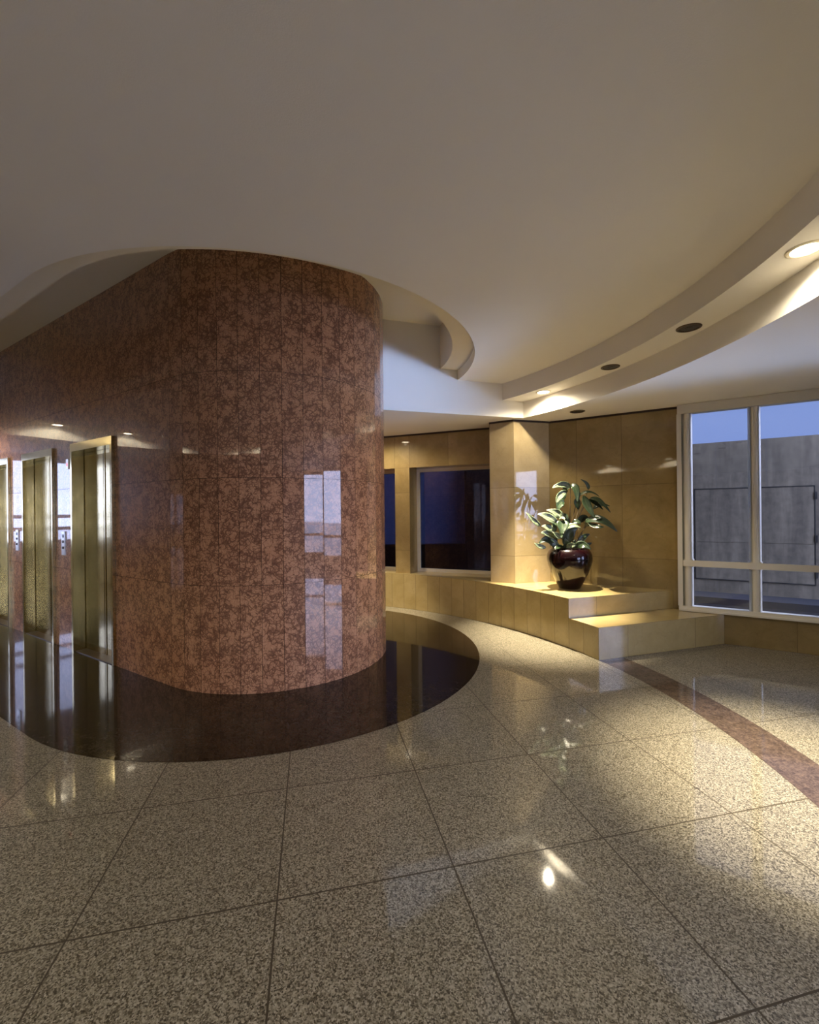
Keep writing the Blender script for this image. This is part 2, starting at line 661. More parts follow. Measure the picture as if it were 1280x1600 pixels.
def region_tris(curves, zone):
    vs_, es = [], []
    for pts, closed in curves:
        b = len(vs_)
        vs_ += [Vector((p.x, p.y)) for p in pts]
        for i in range(len(pts) - 1):
            es.append((b + i, b + i + 1))
        if closed:
            es.append((b + len(pts) - 1, b))
    ov, oe, of, *_ = delaunay_2d_cdt(vs_, es, [], 0, 1e-6)
    out = []
    for f in of:
        c = (ov[f[0]] + ov[f[1]] + ov[f[2]]) / 3
        out.append((f, zone(c)))
    return ov, out


def circle_pts(r, n=300):
    return [on_circle(r, 360 * k / n) for k in range(n)]


# ------------------------------------------------------------------ ceiling
def build_ceiling():
    H = {'L': Z_LOW, 'S': Z_STRIP, 'M': Z_MAIN, 'D': Z_MID, 'T': Z_T}

    def zone(p):
        if not in_poly(p, ROOM):
            return None
        r = (p - O).length
        if not in_front(p) or r > R_S2:
            return 'L'
        if r > R_S1:
            return 'S'
        d = core_dist(p)
        if d < R_MID:
            return 'T'
        if d < R_M:
            return 'D'
        return 'M'
    curves = [(ROOM, True), (circle_pts(R_S2), True), (circle_pts(R_S1), True),
              ([C, C + E_ * 6.2], False), ([C, C + B_ * 4.2], False),
              (stadium(R_M, OPEN_LEN), True), (stadium(R_MID, OPEN_LEN), True)]
    ov, tris = region_tris(curves, zone)
    vid, verts, faces = {}, [], []

    def V(i, z):
        if (i, z) not in vid:
            vid[(i, z)] = len(verts)
            verts.append((ov[i].x, ov[i].y, z))
        return vid[(i, z)]
    edges = {}
    for f, z in tris:
        if z is None:
            continue
        faces.append([V(i, H[z]) for i in reversed(f)])
        for a, b in ((f[0], f[1]), (f[1], f[2]), (f[2], f[0])):
            edges.setdefault((min(a, b), max(a, b)), []).append(z)
    for (a, b), zs in edges.items():
        if len(zs) == 2 and zs[0] != zs[1]:
            h0, h1 = sorted((H[zs[0]], H[zs[1]]))
            faces.append([V(a, h0), V(b, h0), V(b, h1), V(a, h1)])
    me = bpy.data.meshes.new('ceiling')
    me.from_pydata(verts, [], faces)
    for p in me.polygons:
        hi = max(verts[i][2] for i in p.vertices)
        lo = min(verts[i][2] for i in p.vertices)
        p.material_index = 1 if lo > Z_MAIN - 0.001 and hi > Z_MAIN + 0.001 else 0  # levels and fascias above the main ceiling get the warm-light tint
    structure(link('ceiling', me, [M['paint'], M['warm_lit']], None, 35))
    # roof slab above everything, keeps the daylight out of the ceiling void
    m = MB()
    m.poly_prism([(p.x, p.y) for p in reversed(ROOM)], 3.86, 4.05)
    m.poly_prism([(p.x, p.y) for p in reversed(ROOM)], 4.05, 22.0)
    structure(m.build('wall_upper_storeys', M['screed']))


# ------------------------------------------------------------------ floor
def build_floor():
    m = MB()
    m.hquad([(p.x, p.y) for p in reversed(ROOM)], 0.0)
    o = m.build('floor', M['granite'])
    if o.data.polygons[0].normal.z < 0:
        o.data.flip_normals()
    structure(o)

    # dark oval inlay around the lift core
    def flat(name, test, curves, mat, z):
        ov, tris = region_tris(curves, test)
        mm = bpy.data.meshes.new(name)
        mm.from_pydata([(v.x, v.y, z) for v in ov], [], [f for f, k in tris if k])
        bm_ = mm
        import bmesh
        b = bmesh.new()
        b.from_mesh(bm_)
        loose = [v for v in b.verts if not v.link_faces]
        bmesh.ops.delete(b, geom=loose, context='VERTS')
        b.to_mesh(bm_)
        b.free()
        return structure(link(name, mm, mat))

    def oval(p):
        q = p - C
        s = q.dot(E_)
        return s < 7.0 and (q - E_ * max(0, s)).length < 2.175 and in_poly(p, ROOM)
    flat('floor_oval_inlay', oval, [(stadium(2.175, 7.0), True), (ROOM, True)], M['inlay'], 0.0015)

    def ring(p):
        r = (p - O).length
        q = p - C
        s = q.dot(E_)
        cd = (q - E_ * max(0, s)).length
        a = math.degrees(math.atan2(p.y - O.y, p.x - O.x))
        return R_LEDGE < r < 4.84 and -200 < a < 20 and cd > 2.175
    flat('floor_curved_band', ring, [(circle_pts(R_LEDGE), True), (circle_pts(4.84), True), (stadium(2.175, 7.0), True),
                                     ([O, on_circle(6, 20)], False)], M['band'], 0.0015)


# ------------------------------------------------------------------ lift core
ROWS = [0.0, 0.90, 1.80, 2.69, Z_T]
DOORS_T = [(0.99, 1.94), (2.43, 3.38), (3.87, 4.82)]
Z_HEAD = 2.285


def wall_pt(t, off=0.0):
    return C + N_ * (RC + off) + E_ * t


def build_core():
    m = MB()
    cols = [0.0, 0.99, 1.94, 2.43, 3.38, 3.87, 4.82, 5.9, 7.2]
    for a, b in zip(cols, cols[1:]):
        p, q = wall_pt(b), wall_pt(a)
        if (a, b) in DOORS_T:
            m.panel(p, q, Z_HEAD, 2.69)
            m.panel(p, q, 2.69, Z_T)
        else:
            for z0, z1 in zip(ROWS, ROWS[1:]):
                m.panel(p, q, z0, z1)
    n = 21
    arc = [C + Vector((math.cos(AX + math.pi / 2 + math.pi * k / n), math.sin(AX + math.pi / 2 + math.pi * k / n))) * RC
           for k in range(n + 1)]
    for p, q in zip(arc, arc[1:]):
        for z0, z1 in zip(ROWS, ROWS[1:]):
            m.panel(p, q, z0, z1)
    k = 0.0
    while k < 7.2:
        p, q = C - N_ * RC + E_ * k, C - N_ * RC + E_ * min(7.2, k + 0.9)
        for z0, z1 in zip(ROWS, ROWS[1:]):
            m.panel(p, q, z0, z1)
        k += 0.9
    m.panel(C - N_ * RC + E_ * 7.2, wall_pt(7.2), 0, Z_T)
    structure(m.build('wall_core', M['red']))


def build_elevators():
    labels = ['brass elevator doorway nearest the rounded red marble corner',
              'second brass elevator doorway, in the middle of the red marble wall',
              'farthest brass elevator doorway, cut off by the left edge of the photo']
    for (a, b), lab in zip(DOORS_T, labels):
        # local x along -E_ (to the viewer's right), local y into the wall
        root = wall_pt(b)
        ang = math.atan2(-E_.y, -E_.x)
        t = thing('elevator_door', lab, 'elevator', (root.x, root.y, 0), ang, 'elevator doorways in the red marble wall')
        w = b - a
        fw, pr, dp = 0.038, 0.028, 0.10
        f = MB()
        # jambs: face frame standing proud of the marble, then reveal
        f.box(0, fw, -pr, dp + 0.02, 0, Z_HEAD)
        f.box(w - fw, w, -pr, dp + 0.02, 0, Z_HEAD)
        f.build('door_frame', M['brass'], t)
        h = MB()
        h.box(fw, w - fw, -pr, dp + 0.02, 2.20, Z_HEAD)
        h.build('header', M['brass'], t)
        mid = w / 2
        for x0, x1 in ((fw, mid - 0.006), (mid + 0.006, w - fw)):
            d = MB()
            d.box(x0, x1, dp, dp + 0.03, 0.012, 2.198)
            # folded vertical edge rib near the meeting edge and at the jamb
            d.box(x0 + 0.02, x0 + 0.035, dp - 0.006, dp, 0.012, 2.198)
            d.build('door_leaf', M['brass'], t)
        s = MB()
        s.box(fw, w - fw, -0.005, dp + 0.03, 0.0, 0.010)
        s.build('door_sill', M['ring'], t)
        g = MB()
        g.box(fw, w - fw, dp + 0.035, dp + 0.055, 0, 2.25)
        g.build('shaft_backing', M['brass_dark'], t)
    # call button panels between the doorways
    for tt, lab in ((2.19, 'small steel call button panel between the two nearest elevator doorways'),
                    (3.62, 'small steel call button panel between the two farthest elevator doorways')):
        r = wall_pt(tt, 0.0)
        p = thing('call_button_panel', lab, 'button panel', (r.x, r.y, 1.05), math.atan2(-E_.y, -E_.x),
                  'call button panels on the lift wall')
        m = MB()
        m.box(-0.045, 0.045, -0.010, 0.0, 0, 0.27)
        m.build('plate', M['steel'], p)
        for z in (0.085, 0.155):
            b = lathe([(0, 0), (0.016, 0), (0.016, 0.005), (0.013, 0.008), (0, 0.008)], 16).build('button', M['button'], p, 30)
            b.rotation_euler = (math.pi / 2, 0, 0)
            b.location = (0, -0.010, z)
        s = MB()
        s.box(-0.022, 0.022, -0.0125, -0.010, 0.20, 0.235)
        s.build('display', M['button'], p)
    r = wall_pt(2.06)
    p = thing('elevator_lantern', 'small red lit arrow lantern beside the nearest elevator header', 'indicator light',
              (r.x, r.y, 2.02), math.atan2(-E_.y, -E_.x))
    m = MB()
    m.box(-0.03, 0.03, -0.012, 0, 0, 0.11)
    m.build('housing', M['steel'], p)
    m = MB()
    m.face([(-0.016, -0.0135, 0.035), (0.016, -0.0135, 0.035), (0, -0.0135, 0.070)])
    m.face([(-0.016, -0.0122, 0.035), (0, -0.0122, 0.070), (0.016, -0.0122, 0.035)])
    for e in (((-0.016, 0.035), (0.016, 0.035)), ((0.016, 0.035), (0, 0.07)), ((0, 0.07), (-0.016, 0.035))):
        (x0, z0), (x1, z1) = e
        m.face([(x0, -0.0122, z0), (x1, -0.0122, z1), (x1, -0.0135, z1), (x0, -0.0135, z0)])
    m.build('arrow', M['red_light'], p)


# ------------------------------------------------------------------ walls
def clad(name, a, b, us, zs, mat, back=0.12, skip=None, z_off=0.0):
    """stone clad wall from a to b, room on the right hand side of a->b seen from above is the front.
    us: joint positions along a->b, zs: joint heights; skip(u0,u1,z0,z1) leaves a panel out"""
    a, b = Vector(a), Vector(b)
    d = (b - a).normalized()
    n = Vector((-d.y, d.x))   # away from the room
    m = MB()
    for u0, u1 in zip(us, us[1:]):
        for z0, z1 in zip(zs, zs[1:]):
            if skip and skip(u0, u1, z0, z1):
                continue
            p, q = a + d * u0, a + d * u1
            m.panel(p, q, z0, z1)
            # body behind the panel
            P = [(x.x, x.y, z) for z in (z0, z1) for x in (p, q, q + n * back, p + n * back)]
            for s in ((3, 2, 1, 0), (4, 5, 6, 7), (1, 2, 6, 5), (2, 3, 7, 6), (3, 0, 4, 7)):
                m.face([P[i] for i in s])
    return structure(m.build(name, mat))


def rng(a, b, step):
    n = max(1, round((b - a) / step))
    return [a + (b - a) * i / n for i in range(n + 1)]


def build_walls():
    # bulkhead above the rear bay, white plaster
    m = MB()
    m.obox(C + B_ * 0.6, C + B_ * 2.985, -0.006, 0.10, Z_LOW - 0.004, Z_T + 0.02)
    structure(m.build('wall_bulkhead', M['paint']))
    # honey marble wall between pillar and right window
    d = -D1
    a = YW0 + d * 1.72
    L_ = 1.72
    u_j = 0.60
    clad('wall_right', a, YW0, [0, 0.58, L_ - u_j, L_], [0, 0.9, 1.81, 2.685], M['honey'])
    m = MB()
    m.obox(a, YW0, -0.006, 0.10, 2.685, Z_LOW)
    structure(m.build('trim_1', M['trim']))
    # pillar
    # rear wall with the two dark windows: header, pilasters, reveals
    zs = [Z_LEDGE, 0.9, 1.8, 2.19, 2.685]

    def BP(u, off=0.0):
        return BW0 + BD * u + Vector((-BD.y, BD.x)) * off
    # window 2 opening u from 0.415 to 1.75 ; pilaster 0.165..0.415 ; window 1 opening -1.35..0.165
    us = [-2.4, -1.6, -0.72, 0.165, 0.415, 1.05, 1.75, 2.1]

    def skip(u0, u1, z0, z1):
        return z1 < 2.2 and (0.41 < u0 < 1.74 or -1.61 < u0 < 0.16)
    clad('wall_back', BW0, BP(1.0), us, zs, M['honey'], 0.34, skip)
    m = MB()
    m.obox(BP(-2.4), BP(2.1), -0.006, 0.30, 2.685, Z_LOW)
    structure(m.build('trim_2', M['trim']))
    for nm, u0, u1 in (('window_2', 0.415, 1.75), ('window_3', -1.6, 0.165)):
        fr = MB()
        o0, o1 = 0.30, 0.36
        a_, b_ = BP(u0), BP(u1)
        fr.obox(a_, b_, o0, o1, Z_LEDGE, Z_LEDGE + 0.05)
        fr.obox(a_, b_, o0, o1, 2.14, 2.19)
        fr.obox(BP(u0), BP(u0 + 0.05), o0, o1, Z_LEDGE + 0.05, 2.14)
        fr.obox(BP(u1 - 0.05), BP(u1), o0, o1, Z_LEDGE + 0.05, 2.14)
        w = structure(fr.build(nm, M['frame']))
        g = MB()
        g.obox(BP(u0 + 0.05), BP(u1 - 0.05), 0.325, 0.335, Z_LEDGE + 0.05, 2.14)
        g.build('window_pane', M['glass_dark'], w)

    # low wall under the right window
    m = MB()
    us = [0] + [0.37 + 0.62 * i for i in range(6)]
    clad('wall_right_low', WIN_A, WIN_B, [0, 0.36, 1.0, 1.75, 2.6, 3.6], [0.0, 0.33], M['honey'], 0.12)

    # other walls of the round lobby (seen only in the polished stone)
    zz = [0, 0.9, 1.81, Z_LOW]
    P = [WIN_B, Vector((6.62, 2.0)), Vector((6.35, -1.5)), Vector((4.6, -4.7)), Vector((-1.0, -6.5)), Vector((-6.5, -4.6)),
         Vector((-9.4, -0.5)), Vector((-9.5, 5.6)), Vector((-8.2, 8.5)), Vector((-2.7, 8.2))]
    kinds = ['G', 'G', 'G', 'S', 'S', 'S', 'S', 'G', 'S']
    names = ['window_7', 'window_4', 'window_5', 'wall_south', 'wall_southeast', 'wall_southwest', 'wall_west', 'window_6', 'wall_north']
    for i, (kd, nm) in enumerate(zip(kinds, names)):
        a, b = P[i], P[i + 1]
        ln = (b - a).length
        if kd == 'S':
            clad(nm, a, b, rng(0, ln, 0.9), zz, M['honey'])
        else:
            glazing(nm, a, b, ln, 1.0, z0=0.95 if nm == 'window_6' else 0.33, rails=((1.20, 1.27), (1.45, 1.52)) if nm == 'window_6' else ((0.85, 0.92),))


def glazing(nm, a, b, ln, step, z0=0.33, rails=((0.85, 0.92),)):
    d = (b - a).normalized()
    m = MB()
    m.obox(a, b, 0.0, 0.12, 0.0, z0, 0)
    m.obox(a, b, 0.0, 0.10, z0, z0 + 0.05, 0)
    m.obox(a, b, 0.0, 0.10, 2.60, Z_LOW, 0)
    for r0, r1 in rails:
        m.obox(a, b, 0.02, 0.08, r0, r1, 0)
    for u in rng(0, ln, step):
        m.obox(a + d * max(0, u - 0.05), a + d * min(ln, u + 0.05), -0.02, 0.10, z0, 2.62, 0)
    w = structure(m.build(nm, M['frame']))
    g = MB()
    g.obox(a, b, 0.045, 0.053, z0 + 0.05, 2.60)
    g.build('window_pane', M['glass'], w)


def build_right_window():
    w = bpy.data.objects.new('window_1', None)
    col.objects.link(w)
    w.location = (WIN_A.x, WIN_A.y, 0)
    w.rotation_euler = (0, 0, math.atan2(D1.y, D1.x))
    structure(w)
    # local: x along the window, y outwards
    ln = 3.6
    m = MB()
    m.box(-0.045, ln, -0.03, 0.10, 0.33, 0.352)
    m.box(-0.045, ln, -0.015, 0.09, 0.352, 0.385)
    m.build('window_sill', M['frame'], w)
    m = MB()
    m.box(-0.045, ln, -0.02, 0.09, 2.60, Z_LOW - 0.004)
    m.build('head_rail', M['frame'], w)
    m = MB()
    m.box(-0.052, -0.004, -0.012, 0.11, 0.385, 2.60)
    m.build('side_frame', M['frame'], w)
    for x in (0.047, 0.667, 1.287, 1.907, 2.527, 3.147):
        p = lathe([(0, 0.385), (0.056, 0.385), (0.056, 2.60), (0, 2.60)], 28).build('mullion', M['frame'], w, 40)
        p.location = (x, 0.052, 0)
        q = lathe([(0.0562, 0.835), (0.064, 0.835), (0.064, 0.925), (0.0562, 0.925)], 28).build('rail_collar', M['frame'], p, 40)
    m = MB()
    m.box(0.0, ln, -0.022, 0.003, 0.845, 0.912)
    m.build('cross_rail', M['frame'], w)
    g = MB()
    g.box(-0.02, ln, 0.004, 0.010, 0.385, 2.60)
    g.build('window_pane', M['glass'], w)


# ------------------------------------------------------------------ stone pillar, ledge and step
def build_pillar():
    t = thing('stone_pillar', 'honey marble pillar left of the potted plant, standing on the ledge', 'pillar')
    A = Vector((1.385, 5.85))
    left = Vector((1.099, 6.03))
    right = Vector((1.905, 6.012))
    poly = [left, A, right, Vector((2.0, 6.25)), Vector((1.5, 6.55)), Vector((1.30, 6.42))]
    m = MB()
    n = len(poly)
    for i in range(n):
        p, q = poly[i], poly[(i + 1) % n]
        for z0, z1 in ((Z_LEDGE, 0.90), (0.90, 1.81), (1.81, 2.685)):
            m.panel(p, q, z0, z1)
    m.hquad(poly, Z_LEDGE + 0.001)
    m.hquad(poly, 2.684)
    m.build('shaft', M['pale'], t)
    c = sum((p for p in poly), Vector((0, 0))) / n
    pp = [c + (p - c) * 1.01 for p in poly]
    m = MB()
    m.poly_prism([(p.x, p.y) for p in pp], 2.685, Z_LOW)
    m.build('top_trim', M['trim'], t)


def build_ledge():
    st = 2.72
    angs = [18.1 + st * k for k in range(0, 22)]
    P = [on_circle(R_LEDGE, a) for a in angs]
    # step
    t = thing('stone_step', 'lower pale marble step in front of the ledge under the right window', 'step')
    p0, p2 = P[0], P[2]
    end = line_hit(p0, B_, WIN_A, D1)
    riser_end_up = line_hit(p2, B_, YW0, D1)
    m = MB()
    for a, b in ((P[1], P[0]), (P[2], P[1])):
        m.panel(a, b, 0, Z_STEP)
    m.build('side_riser', M['ledge'], t)
    m = MB()
    L_ = (end - p0).length
    for u0, u1 in ((0, 0.36), (0.36, 1.26), (1.26, L_)):
        m.panel(p0 + B_ * u0, p0 + B_ * u1, 0, Z_STEP)
    m.build('front_riser', M['ledge'], t)
    m = MB()
    m.hquad([P[0], end, YW0 + D1 * 0.02, riser_end_up, P[2], P[1]], Z_STEP)
    m.build('tread', M['ledge'], t)
    # upper ledge
    t = thing('stone_ledge', 'long curved honey marble ledge carrying the pillar and the potted plant', 'ledge')
    m = MB()
    for a, b in zip(P[3:], P[2:]):
        m.panel(a, b, 0, Z_LEDGE)
    m.build('curved_riser', M['ledge'], t)
    m = MB()
    Lu = (riser_end_up - p2).length
    for u0, u1 in ((0, 0.37), (0.37, Lu)):
        m.panel(p2 + B_ * u0, p2 + B_ * u1, Z_STEP, Z_LEDGE)
    m.build('front_riser', M['ledge'], t)
    m = MB()
    top = [P[2], riser_end_up, YW0 - D1 * 1.70, BW0 + BD * 1.9, BW0 + BD * 1.9 + Vector((-BD.y, BD.x)) * 0.38, BW0 - BD * 2.4 + Vector((-BD.y, BD.x)) * 0.38, BW0 - BD * 2.4] + list(reversed(P[3:]))
    m.hquad(top, Z_LEDGE)
    m.build('ledge_top', M['ledge'], t)


def line_hit(p, d, q, e):
    den = d.x * e.y - d.y * e.x
    t = ((q.x - p.x) * e.y - (q.y - p.y) * e.x) / den
    return p + d * t


# ------------------------------------------------------------------ lights
def downlight(p, z, lit, label, group, watts=LAMP_W, spill=SPILL_W):
    t = thing('recessed_downlight', label, 'ceiling light', (p.x, p.y, z), 0, group)
    rim = lathe([(0.066, -0.001), (0.068, -0.006), (0.080, -0.007), (0.088, -0.004), (0.089, 0.0)], 40)
    rim.build('trim_ring', M['ringw' if lit else 'ring'], t, 40)
    if lit:
        lathe([(0.066, -0.002), (0.03, -0.0045), (0, -0.005)], 32).build('lens', M['lens'], t, 40)
        for w, size, blend in ((watts, 49, 1.0), (spill, 168, 0.6)):
            ld = bpy.data.lights.new('lamp', 'SPOT')
            ld.energy = w
            ld.color = LAMP_COL
            ld.spot_size = math.radians(size)
            ld.spot_blend = blend
            ld.shadow_soft_size = 0.022
            lo = bpy.data.objects.new('lamp', ld)
            col.objects.link(lo)
            lo.parent = t
            lo.location = (0, 0, -0.035)
    else:
        lathe([(0.066, -0.001), (0.045, -0.003), (0.030, -0.003), (0.026, -0.006), (0, -0.007)], 32).build('baffle', M['baffle'], t, 40)
    return t


def build_lights():
    g = 'downlights along the curved ceiling strip'
    spec = [(29.5, 1, 'lit downlight at the far end of the curved ceiling strip, above the pillar'),
            (17.4, 0, 'unlit dark downlight in the ceiling strip, nearer the lit far end'),
            (5.7, 0, 'unlit dark downlight in the ceiling strip, halfway to the right edge'),
            (-7.0, 1, 'lit downlight in the ceiling strip at the right edge of the photo')]
    for a, lit, lab in spec:
        downlight(on_circle(4.675, a), Z_STRIP, lit, lab, g, LAMP_W if a > 0 else LAMP_W * 0.78)
    for k, lit in ((5, 0), (6, 0), (7, 0), (8, 0), (9, 1), (10, 0), (11, 1), (12, 0), (13, 0), (14, 0), (15, 0), (16, 1), (17, 0), (18, 0), (19, 1), (20, 1)):
        a = 29.5 - 12.2 * k
        downlight(on_circle(4.675, a), Z_STRIP, lit,
                  ('lit' if lit else 'unlit') + ' downlight of the curved ceiling strip, seen only reflected in the polished stone', g, 45, 75 if k > 17 else 170)
    downlight(Vector((-0.58, 6.42)), Z_LOW, 1, 'lit downlight in the low rear ceiling hidden behind the marble drum', None, 900, 75)
    downlight(Vector((2.07, 5.42)), Z_LOW, 0, 'unlit dark downlight in the low outer ceiling above the plant', None)


